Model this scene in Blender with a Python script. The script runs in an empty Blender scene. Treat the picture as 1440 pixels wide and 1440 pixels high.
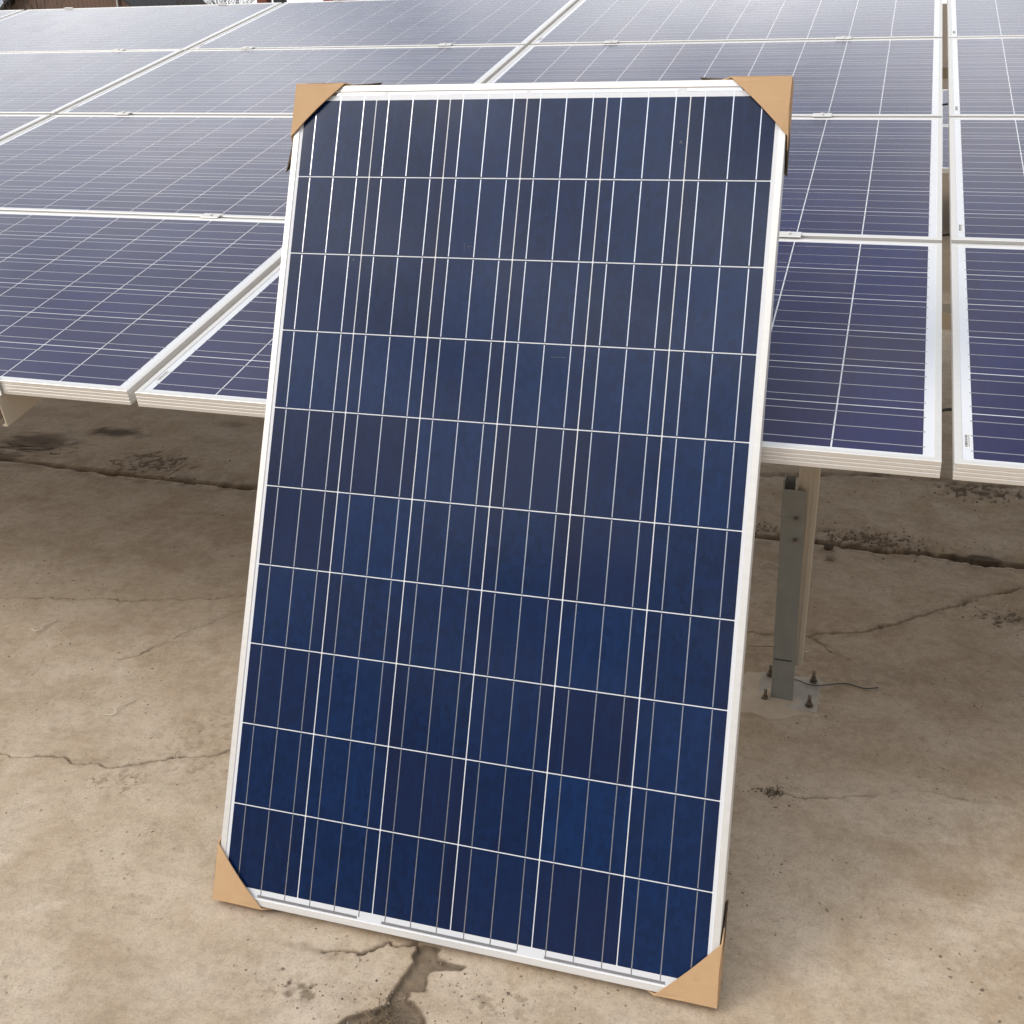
import bpy, math, random
import numpy as np
from mathutils import Vector, Matrix

# ------------------------------------------------------------------ camera, sky, sun, exposure
S = bpy.context.scene
COL = S.collection
rng = random.Random(7)

cam_d = bpy.data.cameras.new('camera')
cam = bpy.data.objects.new('camera', cam_d)
COL.objects.link(cam)
cam.matrix_world = Matrix(((0.95071, -0.08308, 0.29873, 1.53856),
                           (0.30920, 0.32595, -0.89339, -2.04729),
                           (-0.02315, 0.94173, 0.33558, 1.65653),
                           (0, 0, 0, 1)))
cam_d.sensor_width = 36.0
cam_d.lens = 36.0 * 1648.49 / 1440.0
cam_d.shift_x = 4.15 / 1440.0
cam_d.shift_y = -114.54 / 1440.0
cam_d.clip_start = 0.05
cam_d.clip_end = 2000.0
S.camera = cam

SUN_EL, SUN_AZ = math.radians(35), math.radians(-127)     # azimuth clockwise from +y
GLOW_AZ, GLOW_EL, GLOW_POW, GLOW_AMP = math.radians(195), math.radians(66), 14.0, 2.5
SKY_LOW, SKY_POW = 0.15, 1.0
BAND_AMP, BAND_LO, BAND_HI = 1.35, 0.33, 0.58
W = bpy.data.worlds.new('World')
S.world = W
W.use_nodes = True
wn, wl = W.node_tree.nodes, W.node_tree.links
wn.clear()
sky = wn.new('ShaderNodeTexSky'); sky.sky_type = 'NISHITA'; sky.sun_disc = False
sky.sun_elevation = SUN_EL; sky.sun_rotation = SUN_AZ
sky.dust_density = 4.0; sky.air_density = 1.0; sky.altitude = 100
hsv = wn.new('ShaderNodeHueSaturation'); hsv.inputs['Saturation'].default_value = 0.35
wl.new(sky.outputs[0], hsv.inputs['Color'])
# a thin bright cloud deck over the clear sky
tc = wn.new('ShaderNodeTexCoord')
cn = wn.new('ShaderNodeTexNoise'); cn.inputs['Scale'].default_value = 3.6; cn.inputs['Detail'].default_value = 4; cn.inputs['Roughness'].default_value = .45
cmap = wn.new('ShaderNodeMapping'); cmap.inputs['Scale'].default_value = (1, 1, 2.2)
wl.new(tc.outputs['Generated'], cmap.inputs[0]); wl.new(cmap.outputs[0], cn.inputs['Vector'])
cr = wn.new('ShaderNodeValToRGB')
cr.color_ramp.elements[0].position = 0.38; cr.color_ramp.elements[0].color = (3.0, 3.3, 3.9, 1)
cr.color_ramp.elements[1].position = 0.62; cr.color_ramp.elements[1].color = (11.6, 11.6, 11.6, 1)
wl.new(cn.outputs['Fac'], cr.inputs[0])
mixw = wn.new('ShaderNodeMix'); mixw.data_type = 'RGBA'; mixw.inputs['Factor'].default_value = 0.85
wl.new(hsv.outputs[0], mixw.inputs['A']); wl.new(cr.outputs[0], mixw.inputs['B'])
def wmath(op, a, b=None, clamp=False):
    n = wn.new('ShaderNodeMath'); n.operation = op; n.use_clamp = clamp
    for i, x in enumerate((a, b)):
        if x is None: continue
        if isinstance(x, (int, float)): n.inputs[i].default_value = x
        else: wl.new(x, n.inputs[i])
    return n.outputs[0]
# overcast: darker towards the horizon, a bright thin patch of cloud high behind the camera, a bright clear strip low ahead
wsep = wn.new('ShaderNodeSeparateXYZ'); wl.new(tc.outputs['Generated'], wsep.inputs[0])
elev = wmath('POWER', wmath('MAXIMUM', wsep.outputs[2], 0.0001), SKY_POW)
dim = wmath('ADD', wmath('MULTIPLY', elev, 0.45), SKY_LOW)
gd = wn.new('ShaderNodeVectorMath'); gd.operation = 'DOT_PRODUCT'
wl.new(tc.outputs['Generated'], gd.inputs[0])
gd.inputs[1].default_value = (math.sin(GLOW_AZ)*math.cos(GLOW_EL), math.cos(GLOW_AZ)*math.cos(GLOW_EL), math.sin(GLOW_EL))
glow = wmath('MULTIPLY', wmath('POWER', wmath('MULTIPLY', wmath('ADD', gd.outputs['Value'], 1.0), 0.5, True), GLOW_POW), GLOW_AMP)
mr = wn.new('ShaderNodeMapRange'); mr.interpolation_type = 'SMOOTHSTEP'
mr.inputs['From Min'].default_value = BAND_LO; mr.inputs['From Max'].default_value = BAND_HI
mr.inputs['To Min'].default_value = 1.0; mr.inputs['To Max'].default_value = 0.0
wl.new(wsep.outputs[2], mr.inputs['Value'])
band = mr.outputs[0]
fwd = wmath('POWER', wmath('ADD', wmath('MULTIPLY', wsep.outputs[1], 0.5), 0.5, True), 2.0)
band = wmath('MULTIPLY', wmath('MULTIPLY', band, fwd), BAND_AMP)
tot = wmath('ADD', wmath('ADD', dim, glow), band)
wmul = wn.new('ShaderNodeVectorMath'); wmul.operation = 'SCALE'
wl.new(mixw.outputs['Result'], wmul.inputs[0]); wl.new(tot, wmul.inputs['Scale'])
bg = wn.new('ShaderNodeBackground'); bg.inputs['Strength'].default_value = 0.132
wl.new(wmul.outputs[0], bg.inputs['Color'])
wo = wn.new('ShaderNodeOutputWorld'); wl.new(bg.outputs[0], wo.inputs[0])

sun_d = bpy.data.lights.new('sun', 'SUN'); sun = bpy.data.objects.new('sun', sun_d); COL.objects.link(sun)
sun_d.energy = 1.6; sun_d.angle = math.radians(28); sun_d.color = (1.0, 0.92, 0.80)
sd = Vector((math.sin(SUN_AZ) * math.cos(SUN_EL), math.cos(SUN_AZ) * math.cos(SUN_EL), math.sin(SUN_EL)))
sun.rotation_euler = sd.to_track_quat('Z', 'Y').to_euler()
sun.location = (0, -5, 12)

S.view_settings.view_transform = 'Standard'
S.view_settings.look = 'None'
S.view_settings.exposure = 0.0
S.view_settings.gamma = 1.0
S.view_settings.use_curve_mapping = False

# ------------------------------------------------------------------ helpers
def empty(name, loc=(0, 0, 0), rot=(0, 0, 0)):
    o = bpy.data.objects.new(name, None)
    o.empty_display_size = 0.1
    o.location = loc; o.rotation_euler = rot
    COL.objects.link(o)
    return o

def tag(o, label=None, cat=None, group=None, kind=None):
    if label: o['label'] = label
    if cat: o['category'] = cat
    if group: o['group'] = group
    if kind: o['kind'] = kind
    return o

class MB:
    def __init__(s): s.v = []; s.f = []; s.m = []; s.sm = []
    def poly(s, pts, mi=0, smooth=False):
        b = len(s.v); s.v += [tuple(p) for p in pts]
        s.f.append(tuple(range(b, b + len(pts)))); s.m.append(mi); s.sm.append(smooth)
    def box(s, x0, x1, y0, y1, z0, z1, mi=0, M=None, bev=0.0):
        # chamfered box (bev = chamfer width)
        cx, cy, cz = (x0+x1)/2, (y0+y1)/2, (z0+z1)/2
        hx, hy, hz = abs(x1-x0)/2, abs(y1-y0)/2, abs(z1-z0)/2
        b = min(bev, hx*.49, hy*.49, hz*.49)
        if b <= 0:
            P = [(sx*hx, sy*hy, sz*hz) for sz in (-1, 1) for sy in (-1, 1) for sx in (-1, 1)]
            F = [(0,2,3,1), (4,5,7,6), (0,1,5,4), (2,6,7,3), (0,4,6,2), (1,3,7,5)]
        else:
            P = []; idx = {}
            for sx in (-1, 1):
                for sy in (-1, 1):
                    for sz in (-1, 1):
                        for a in range(3):
                            p = [sx*(hx-b), sy*(hy-b), sz*(hz-b)]
                            p[a] = (sx, sy, sz)[a] * (hx, hy, hz)[a]
                            idx[(sx, sy, sz, a)] = len(P); P.append(tuple(p))
            F = []
            for a in range(3):
                o1, o2 = (a+1) % 3, (a+2) % 3
                for s_ in (-1, 1):
                    q = []
                    for (u, v) in ((-1,-1), (1,-1), (1,1), (-1,1)):
                        k = [0,0,0]; k[a] = s_; k[o1] = u; k[o2] = v
                        q.append(idx[(k[0], k[1], k[2], a)])
                    F.append(tuple(q if s_ > 0 else q[::-1]))
            for a in range(3):
                o1, o2 = (a+1) % 3, (a+2) % 3
                for u in (-1, 1):
                    for v in (-1, 1):
                        k0 = [0,0,0]; k1 = [0,0,0]
                        k0[a] = -1; k1[a] = 1
                        for k in (k0, k1): k[o1] = u; k[o2] = v
                        q = [idx[(*k0, o1)], idx[(*k0, o2)], idx[(*k1, o2)], idx[(*k1, o1)]]
                        F.append(tuple(q if u*v > 0 else q[::-1]))
            for sx in (-1, 1):
                for sy in (-1, 1):
                    for sz in (-1, 1):
                        q = [idx[(sx, sy, sz, a)] for a in range(3)]
                        F.append(tuple(q if sx*sy*sz > 0 else q[::-1]))
        base = len(s.v)
        for p in P:
            w = Vector((p[0]+cx, p[1]+cy, p[2]+cz))
            if M: w = M @ w
            s.v.append(tuple(w))
        for q in F:
            s.f.append(tuple(i + base for i in q)); s.m.append(mi); s.sm.append(False)
    def tube(s, pts, rad, n=8, mi=0, cap=True):
        pts = [Vector(p) for p in pts]
        r = rad if isinstance(rad, (list, tuple)) else [rad]*len(pts)
        base = len(s.v); up = None
        for i, p in enumerate(pts):
            d = (pts[min(i+1, len(pts)-1)] - pts[max(i-1, 0)])
            if d.length < 1e-9: d = Vector((0, 0, 1))
            d.normalize()
            if up is None:
                up = Vector((0, 0, 1)) if abs(d.z) < .9 else Vector((1, 0, 0))
            a = d.cross(up)
            if a.length < 1e-6: a = d.cross(Vector((1, 0.3, 0)))
            a.normalize(); b = d.cross(a).normalized(); up = b*-1 if b.dot(up) < 0 else b
            for k in range(n):
                t = 2*math.pi*k/n
                s.v.append(tuple(p + (a*math.cos(t) + b*math.sin(t))*r[i]))
        for i in range(len(pts)-1):
            for k in range(n):
                k2 = (k+1) % n
                s.f.append((base+i*n+k, base+i*n+k2, base+(i+1)*n+k2, base+(i+1)*n+k)); s.m.append(mi); s.sm.append(True)
        if cap:
            s.f.append(tuple(base+k for k in range(n))[::-1]); s.m.append(mi); s.sm.append(False)
            e = base+(len(pts)-1)*n
            s.f.append(tuple(e+k for k in range(n))); s.m.append(mi); s.sm.append(False)
    def build(s, name, mats, parent=None, recalc=False):
        me = bpy.data.meshes.new(name)
        me.from_pydata(s.v, [], s.f)
        if not isinstance(mats, (list, tuple)): mats = [mats]
        for m in mats: me.materials.append(m)
        me.polygons.foreach_set('material_index', s.m)
        me.polygons.foreach_set('use_smooth', s.sm)
        if recalc:
            import bmesh
            bm = bmesh.new(); bm.from_mesh(me)
            bmesh.ops.recalc_face_normals(bm, faces=bm.faces); bm.to_mesh(me); bm.free()
        me.update()
        o = bpy.data.objects.new(name, me)
        COL.objects.link(o)
        if parent: o.parent = parent
        return o

def copy_tree(o, parent=None):
    c = o.copy(); COL.objects.link(c); c.parent = parent
    for ch in list(o.children): copy_tree(ch, c)
    return c

# ------------------------------------------------------------------ materials
def mat(name):
    m = bpy.data.materials.new(name); m.use_nodes = True
    nt = m.node_tree; nt.nodes.clear()
    out = nt.nodes.new('ShaderNodeOutputMaterial')
    p = nt.nodes.new('ShaderNodeBsdfPrincipled')
    nt.links.new(p.outputs[0], out.inputs[0])
    return m, nt, p

def nd(nt, t, **kw):
    n = nt.nodes.new(t)
    for k, v in kw.items():
        if k in n.inputs: n.inputs[k].default_value = v
        else: setattr(n, k, v)
    return n

def math_(nt, op, a, b=None, c=None, clamp=False):
    n = nt.nodes.new('ShaderNodeMath'); n.operation = op; n.use_clamp = clamp
    for i, x in enumerate((a, b, c)):
        if x is None: continue
        if isinstance(x, (int, float)): n.inputs[i].default_value = x
        else: nt.links.new(x, n.inputs[i])
    return n.outputs[0]

def mixc(nt, fac, a, b, mode='MIX'):
    n = nt.nodes.new('ShaderNodeMix'); n.data_type = 'RGBA'; n.blend_type = mode
    for k, x in (('Factor', fac), ('A', a), ('B', b)):
        if isinstance(x, (int, float)): n.inputs[k].default_value = x
        elif isinstance(x, tuple): n.inputs[k].default_value = (*x, 1) if len(x) == 3 else x
        else: nt.links.new(x, n.inputs[k])
    return n.outputs['Result']

def ramp(nt, x, stops):
    n = nt.nodes.new('ShaderNodeValToRGB')
    e = n.color_ramp.elements
    while len(e) < len(stops): e.new(0.5)
    for i, (p, c) in enumerate(stops):
        e[i].position = p; e[i].color = (c, c, c, 1) if isinstance(c, (int, float)) else (*c, 1)
    nt.links.new(x, n.inputs[0])
    return n.outputs[0]

def noise(nt, vec, scale, detail=3, rough=.55, dist=0):
    n = nd(nt, 'ShaderNodeTexNoise', Scale=scale, Detail=detail, Roughness=rough, Distortion=dist)
    if vec is not None: nt.links.new(vec, n.inputs['Vector'])
    return n.outputs['Fac']

def objco(nt): return nt.nodes.new('ShaderNodeTexCoord').outputs['Object']

def mapped(nt, vec, scale=(1,1,1)):
    n = nt.nodes.new('ShaderNodeMapping'); n.inputs['Scale'].default_value = scale
    nt.links.new(vec, n.inputs[0]); return n.outputs[0]

def simple(name, col, rough=.6, metal=0.0, var=.12, scale=20, bump=0.0, bscale=200, stretch=(1,1,1)):
    m, nt, p = mat(name)
    co = mapped(nt, objco(nt), stretch)
    f = noise(nt, co, scale, 4)
    lo = tuple(c*(1-var) for c in col); hi = tuple(min(1, c*(1+var)) for c in col)
    nt.links.new(mixc(nt, f, lo, hi), p.inputs['Base Color'])
    p.inputs['Metallic'].default_value = metal
    r = math_(nt, 'MULTIPLY_ADD', f, .16, rough-.08)
    nt.links.new(r, p.inputs['Roughness'])
    if bump:
        b = nd(nt, 'ShaderNodeBump', Strength=bump, Distance=.001)
        nt.links.new(noise(nt, co, bscale, 3), b.inputs['Height'])
        nt.links.new(b.outputs[0], p.inputs['Normal'])
    return m

M_ALU = simple('anodised_aluminium', (.80, .79, .77), .42, .45, .05, 14, .05, 300, (.3, 6, 6))
M_RAIL = simple('mill_aluminium', (.60, .53, .43), .5, .2, .08, 14, .05, 300)
M_GALV = simple('galvanised_steel', (.30, .305, .28), .55, .3, .22, 26, .06, 160)
M_PLATE = simple('galvanised_plate', (.46, .43, .38), .75, .1, .38, 24, .2, 130)
M_MORTAR = simple('rough_mortar', (.56, .47, .37), .95, 0, .18, 40, .5, 220)
M_BOLT = simple('rusty_bolt_steel', (.17, .13, .10), .55, .6, .4, 120)
M_STEEL = simple('dull_bolt_steel', (.32, .30, .27), .45, .7, .15, 60)
M_BLACK = simple('black_cable', (.015, .015, .017), .5, 0, .2, 40)
M_WIRE = simple('thin_blue_grey_wire', (.045, .05, .065), .5, 0, .2, 40)
M_PALE = simple('pale_plastic', (.62, .55, .44), .5, 0, .15, 40)
M_STRAW = simple('dry_straw', (.30, .22, .12), .85, 0, .35, 60)
M_STRAWD = simple('dark_dry_weed', (.15, .11, .07), .9, 0, .35, 60)
M_PEB = simple('pebble_stone', (.36, .30, .23), .9, 0, .35, 30, .2, 150)

# corrugated cardboard
M_CARD2 = simple('shaded_flap_cardboard', (.085, .058, .036), .9, 0, .2, 40)  # same card for the rear flaps, their shade painted into a darker colour
M_CARD, nt, p = mat('brown_cardboard')
co = objco(nt)
f = noise(nt, co, 30, 5); f2 = noise(nt, mapped(nt, co, (8, 60, 60)), 12, 3)
c = mixc(nt, f, (.49, .315, .17), (.57, .375, .21))
c = mixc(nt, ramp(nt, f2, [(.42, 0), (.75, .35)]), c, (.50, .30, .15))
c = mixc(nt, ramp(nt, noise(nt, co, 55, 5, .7), [(.58, 0), (.75, .5)]), c, (.40, .24, .12))
nt.links.new(c, p.inputs['Base Color']); p.inputs['Roughness'].default_value = .8
b = nd(nt, 'ShaderNodeBump', Strength=.25, Distance=.0012)
nt.links.new(noise(nt, mapped(nt, co, (1, 1, 1)), 40, 4), b.inputs['Height']); nt.links.new(b.outputs[0], p.inputs['Normal'])

def glassy(p, rough, ior=1.36, w=1.0):
    p.inputs['Coat Weight'].default_value = w
    p.inputs['Coat Roughness'].default_value = rough
    p.inputs['Coat IOR'].default_value = ior

def cell_material(name, c_lo, c_hi, c_pur, coat_rough, pitch_u, pitch_v, ou, ov, smudge):
    m, nt, p = mat(name)
    co = objco(nt)
    sep = nd(nt, 'ShaderNodeSeparateXYZ'); nt.links.new(co, sep.inputs[0])
    iu = math_(nt, 'FLOOR', math_(nt, 'DIVIDE', math_(nt, 'SUBTRACT', sep.outputs[0], ou), pitch_u))
    iv = math_(nt, 'FLOOR', math_(nt, 'DIVIDE', math_(nt, 'SUBTRACT', sep.outputs[1], ov), pitch_v))
    oi = nd(nt, 'ShaderNodeObjectInfo')
    cv = nd(nt, 'ShaderNodeCombineXYZ')
    nt.links.new(iu, cv.inputs[0]); nt.links.new(iv, cv.inputs[1]); nt.links.new(oi.outputs['Random'], cv.inputs[2])
    wnz = nd(nt, 'ShaderNodeTexWhiteNoise', noise_dimensions='3D'); nt.links.new(cv.outputs[0], wnz.inputs['Vector'])
    cellr = wnz.outputs['Value']
    # crystal grains of the polycrystalline wafer
    vor = nd(nt, 'ShaderNodeTexVoronoi', Scale=95.0); nt.links.new(mapped(nt, co, (1, .7, 1)), vor.inputs['Vector'])
    gs = nd(nt, 'ShaderNodeSeparateColor'); nt.links.new(vor.outputs['Color'], gs.inputs[0])
    grain = gs.outputs[0]
    f = math_(nt, 'ADD', math_(nt, 'MULTIPLY', cellr, .50), math_(nt, 'MULTIPLY', grain, .50))
    c = mixc(nt, f, c_lo, c_hi)
    wc = nd(nt, 'ShaderNodeSeparateColor'); nt.links.new(wnz.outputs['Color'], wc.inputs[0])
    pf = ramp(nt, wc.outputs[1], [(.5, 0), (.95, .6)])
    c = mixc(nt, pf, c, c_pur)
    # the outer strips of many wafers lean violet-brown, the middle ones blue
    fu = math_(nt, 'FRACT', math_(nt, 'DIVIDE', math_(nt, 'SUBTRACT', sep.outputs[0], ou), pitch_u))
    ed = ramp(nt, math_(nt, 'MULTIPLY', math_(nt, 'ABSOLUTE', math_(nt, 'SUBTRACT', fu, .5)), 2.0), [(.60, 0), (.72, 1)])
    en = ramp(nt, noise(nt, mapped(nt, co, (1, .55, 1)), 3.4, 3), [(.42, 0), (.66, .55)])
    c = mixc(nt, math_(nt, 'MULTIPLY', ed, en), c, tuple(x*k for x, k in zip(c_pur, (1.15, .85, .8))))
    # faint fired-paste streaks along the wafer
    stk = ramp(nt, noise(nt, mapped(nt, co, (1, .012, 1)), 130, 2), [(.55, 0), (.78, .16)])
    c = mixc(nt, stk, c, tuple(x*1.7 for x in c_hi))
    nt.links.new(c, p.inputs['Base Color'])
    p.inputs['Roughness'].default_value = .35
    p.inputs['Specular IOR Level'].default_value = .15
    glassy(p, coat_rough, 1.39 if coat_rough < .1 else 1.48)
    sm = noise(nt, mapped(nt, co, (1, .6, 1)), 5, 6, .62)
    r = math_(nt, 'MULTIPLY_ADD', ramp(nt, sm, [(.45, 0), (.8, 1)]), smudge, coat_rough)
    nt.links.new(r, p.inputs['Coat Roughness'])
    return m

PIT = .159
M_CELL_F = cell_material('blue_polycrystalline_cell', (.0012, .0098, .045), (.0028, .0215, .089), (.0055, .0105, .043), .05, PIT, PIT, .0196, .0311, .12)
M_CELL_A = cell_material('violet_blue_cell', (.010, .012, .062), (.015, .019, .098), (.016, .013, .066), .11, PIT, PIT, .0311, .0196, .10)

def backsheet(name, coat_rough):
    m, nt, p = mat(name)
    co = objco(nt)
    f = noise(nt, co, 9, 4)
    nt.links.new(mixc(nt, f, (.67, .69, .74), (.74, .76, .80)), p.inputs['Base Color'])
    p.inputs['Roughness'].default_value = .6
    glassy(p, coat_rough, 1.39 if coat_rough < .1 else 1.48)
    return m
M_BACK_F = backsheet('white_backsheet', .06)
M_BACK_A = backsheet('white_backsheet_textured_glass', .13)

def bar_mat(name, coat_rough, col):
    m, nt, p = mat(name)
    f = noise(nt, objco(nt), 60, 3)
    nt.links.new(mixc(nt, f, tuple(c*.88 for c in col), col), p.inputs['Base Color'])
    p.inputs['Metallic'].default_value = .95
    nt.links.new(math_(nt, 'MULTIPLY_ADD', f, .10, .17), p.inputs['Roughness'])
    glassy(p, coat_rough, 1.39 if coat_rough < .1 else 1.48)
    return m
M_BAR_F = bar_mat('tinned_busbar', .05, (.74, .77, .85))
M_BAR_A = bar_mat('tinned_busbar_textured_glass', .13, (.78, .78, .86))

# ------------------------------------------------------------------ ground (one sheet to the horizon, with real cracks and broken edges)
PL = {
    'joint': [(-6.0, 1.80), (-3.4, 1.66), (-2.1177, 1.6009), (-1.8849, 1.583), (-1.7342, 1.5715), (-1.5923, 1.567), (-1.1461, 1.548), (-0.8952, 1.5528), (-0.6783, 1.5505), (0.2819, 1.5632), (1.1765, 1.5754), (1.2618, 1.5811), (1.3671, 1.5809), (1.5023, 1.5726), (1.6125, 1.5586), (1.686, 1.5732), (1.7567, 1.571), (1.8611, 1.5414), (2.0064, 1.5606), (2.1673, 1.5591), (5, 1.55)],
    'joint_back': [(0.2, 1.98), (0.9572, 2.0767), (1.1288, 2.1218), (1.2639, 2.1572), (1.3396, 2.1845), (1.5093, 2.2364), (1.6184, 2.2429), (1.7508, 2.234), (1.8482, 2.2098), (2.059, 2.2445), (2.9, 2.3)],
    'hair_left': [(-1.6, .43), (-1.0798, 0.5396), (-1.0109, 0.5537), (-0.9206, 0.5738), (-0.6999, 0.6349), (-0.5987, 0.6483), (-0.5016, 0.6776), (-0.377, 0.7145), (-0.2653, 0.7648), (-0.1165, 0.8207)],
    'hair_diag': [(-0.1244, 0.8833), (-0.233, 0.6878), (-0.3144, 0.5253), (-0.3462, 0.4395), (-0.3826, 0.3757), (-0.4212, 0.3246)],
    'crack_left': [(-0.9, -.14), (-0.5212, -0.1235), (-0.4295, -0.1309), (-0.3834, -0.1358), (-0.345, -0.1217), (-0.2939, -0.1054), (-0.2636, -0.0967), (-0.2244, -0.1079), (-0.2038, -0.1137), (-0.1687, -0.1095), (-0.1351, -0.1144), (-0.1174, -0.0976), (-0.0664, -0.071), (-0.0085, -0.0395), (0.0346, -0.024), (0.1056, 0.0296), (0.1926, 0.0823)],
    'crack_right': [(1.1397, 0.8983), (1.2308, 0.9155), (1.3075, 0.9328), (1.3952, 0.9533), (1.5216, 0.997), (1.5832, 1.0435), (1.6724, 1.111), (1.7639, 1.2021), (1.8565, 1.2957), (1.9944, 1.404), (2.1214, 1.5018)],
    'branch_right': [(1.4031, 0.9514), (1.4567, 0.8977), (1.477, 0.872)],
    'crack_near': [(0.6245, -0.4947), (0.6457, -0.4865), (0.6819, -0.4757), (0.7115, -0.4632), (0.7285, -0.4487), (0.7518, -0.438), (0.7882, -0.4309)],
    'hair_right': [(1.3414, 0.2141), (1.4619, 0.2254), (1.5898, 0.2601), (1.6811, 0.3051), (1.75, 0.312), (1.8145, 0.3049)],
    'hair_bl': [(0.4952, -0.4798), (0.5115, -0.5228), (0.5232, -0.5834), (0.5278, -0.6171)],
}
# width, depth, darkness of each
PW = {'joint': (.014, .020, 1.0), 'joint_back': (.009, .014, .95), 'hair_left': (.0030, .004, .55), 'hair_diag': (.0034, .004, .6),
      'crack_left': (.0048, .010, .95), 'crack_right': (.0050, .006, .6), 'branch_right': (.004, .004, .45),
      'crack_near': (.0050, .008, .9), 'hair_right': (.0026, .003, .5), 'hair_bl': (.0022, .003, .5)}
HOLLOW = [(0.7882, -0.4309), (0.8252, -0.4292), (0.8375, -0.4312), (0.833, -0.4455), (0.8407, -0.4542), (0.8749, -0.4548), (0.8963, -0.4557), (0.8899, -0.4647), (0.8571, -0.4746), (0.8369, -0.4877), (0.8394, -0.5081), (0.8456, -0.5304), (0.8185, -0.542), (0.8211, -0.5581), (0.8528, -0.5752), (0.867, -0.5905), (0.8946, -0.6296), (0.8505, -0.6659), (0.7191, -0.698), (0.66, -.69), (0.7232, -0.6514), (0.7317, -0.6263), (0.753, -0.6101), (0.7729, -0.5992), (0.7744, -0.5905), (0.7858, -0.5788), (0.7867, -0.5651), (0.7887, -0.5441), (0.7909, -0.5261), (0.7943, -0.5076), (0.7965, -0.4891), (0.7993, -0.472), (0.7932, -0.4537)]
# stains: x, y, rx, ry, strength, pitted
STAINS = [(-1.8752, 1.8075, .24, .12, .75, 0), (-1.86, 1.72, .17, .07, 1.0, 1), (-1.6136, 1.9871, .17, .07, .9, 0), (-1.2382, 1.6837, .16, .12, .75, 1), (-1.95, 1.62, .22, .04, .7, 0),
          (1.8986, 2.1469, .14, .07, .8, 1), (1.5261, 1.6469, .14, .06, .7, 1), (1.8624, 1.5733, .24, .045, .9, 0), (1.56, 1.61, .20, .05, .6, 1), (1.9492, 1.1798, .08, .05, .7, 1),
          (1.2053, 1.6303, .06, .05, .6, 1), (-.0881, -.1522, .05, .05, .35, 1), (.6214, -.5891, .05, .022, .55, 1), (.979, -.5158, .06, .04, .35, 1),
          (.0578, .0434, .12, .12, .25, 1), (.61, -.505, .07, .02, .35, 0), (-1.1527, 2.201, .10, .06, .4, 0), (1.50, .80, .20, .10, .15, 1)]

_nr = np.random.default_rng(11)
_T = _nr.random((256, 256)).astype(np.float64)
def vnoise(x, y, sc, o=0):
    x = x*sc + 17.3*o; y = y*sc + 5.7*o
    xi = np.floor(x).astype(int); yi = np.floor(y).astype(int)
    fx = x-xi; fy = y-yi
    fx = fx*fx*(3-2*fx); fy = fy*fy*(3-2*fy)
    g = lambda a, b: _T[a & 255, b & 255]
    return (g(xi, yi)*(1-fx)+g(xi+1, yi)*fx)*(1-fy) + (g(xi, yi+1)*(1-fx)+g(xi+1, yi+1)*fx)*fy
def fbm(x, y, sc, oc=4, o=0):
    s = 0; a = .5; t = 0
    for k in range(oc):
        s = s + a*vnoise(x, y, sc*2**k, o+k*3); t += a; a *= .5
    return s/t

def gbase(x, y):
    return -.0098 + .0095*2*np.tanh((np.asarray(x)-.36)/2) + 0*np.asarray(y)
def gz(x, y): return float(gbase(x, y))

def axis(fine0, fine1, step, far0, far1, g=1.16):
    a = list(np.arange(fine0, fine1+1e-9, step))
    d = step; x = a[0]; lo = []
    while x > far0: d *= g; x -= d; lo.append(x)
    d = step; x = a[-1]; hi = []
    while x < far1: d *= g; x += d; hi.append(x)
    return np.array(lo[::-1]+a+hi)
gx = axis(-1.25, 2.35, .0038, -900, 900, 1.06)
gy = axis(-.78, .95, .0032, -400, 1500, 1.014)
# thin the far part of the y axis
keep = [i for i in range(len(gy)) if gy[i] < 3.2]
yy = list(gy[keep]); d = .05
while yy[-1] < 1500: yy.append(yy[-1]+d); d *= 1.15
yl = [v for v in yy if v > -1.1]; d = .03
while yl[0] > -400: yl.insert(0, yl[0]-d); d *= 1.2
gy = np.array(yl)
X, Y = np.meshgrid(gx, gy, indexing='xy')
Z = gbase(X, Y)
near = (X > -4) & (X < 4) & (Y > -2) & (Y < 6)
dirt = np.zeros_like(X)
DY = np.gradient(gy)
wx = X + (fbm(X, Y, 22, 4, 1)-.5)*.035; wy = Y + (fbm(X, Y, 22, 4, 9)-.5)*.035
jx = X + (fbm(X, Y, 34, 5, 4)-.5)*.034; jy = Y + (fbm(X, Y, 34, 5, 14)-.5)*.034
Z = Z + np.where(near, (fbm(X, Y, 2.5, 3, 2)-.5)*.004 + (fbm(X, Y, 35, 3, 6)-.5)*.0012, 0)
def seg_dist(px, py, poly):
    d = np.full(px.shape, 1e9)
    for (ax, ay), (bx, by) in zip(poly[:-1], poly[1:]):
        vx, vy = bx-ax, by-ay
        t = np.clip(((px-ax)*vx+(py-ay)*vy)/(vx*vx+vy*vy+1e-12), 0, 1)
        d = np.minimum(d, np.hypot(px-ax-t*vx, py-ay-t*vy))
    return d
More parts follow.
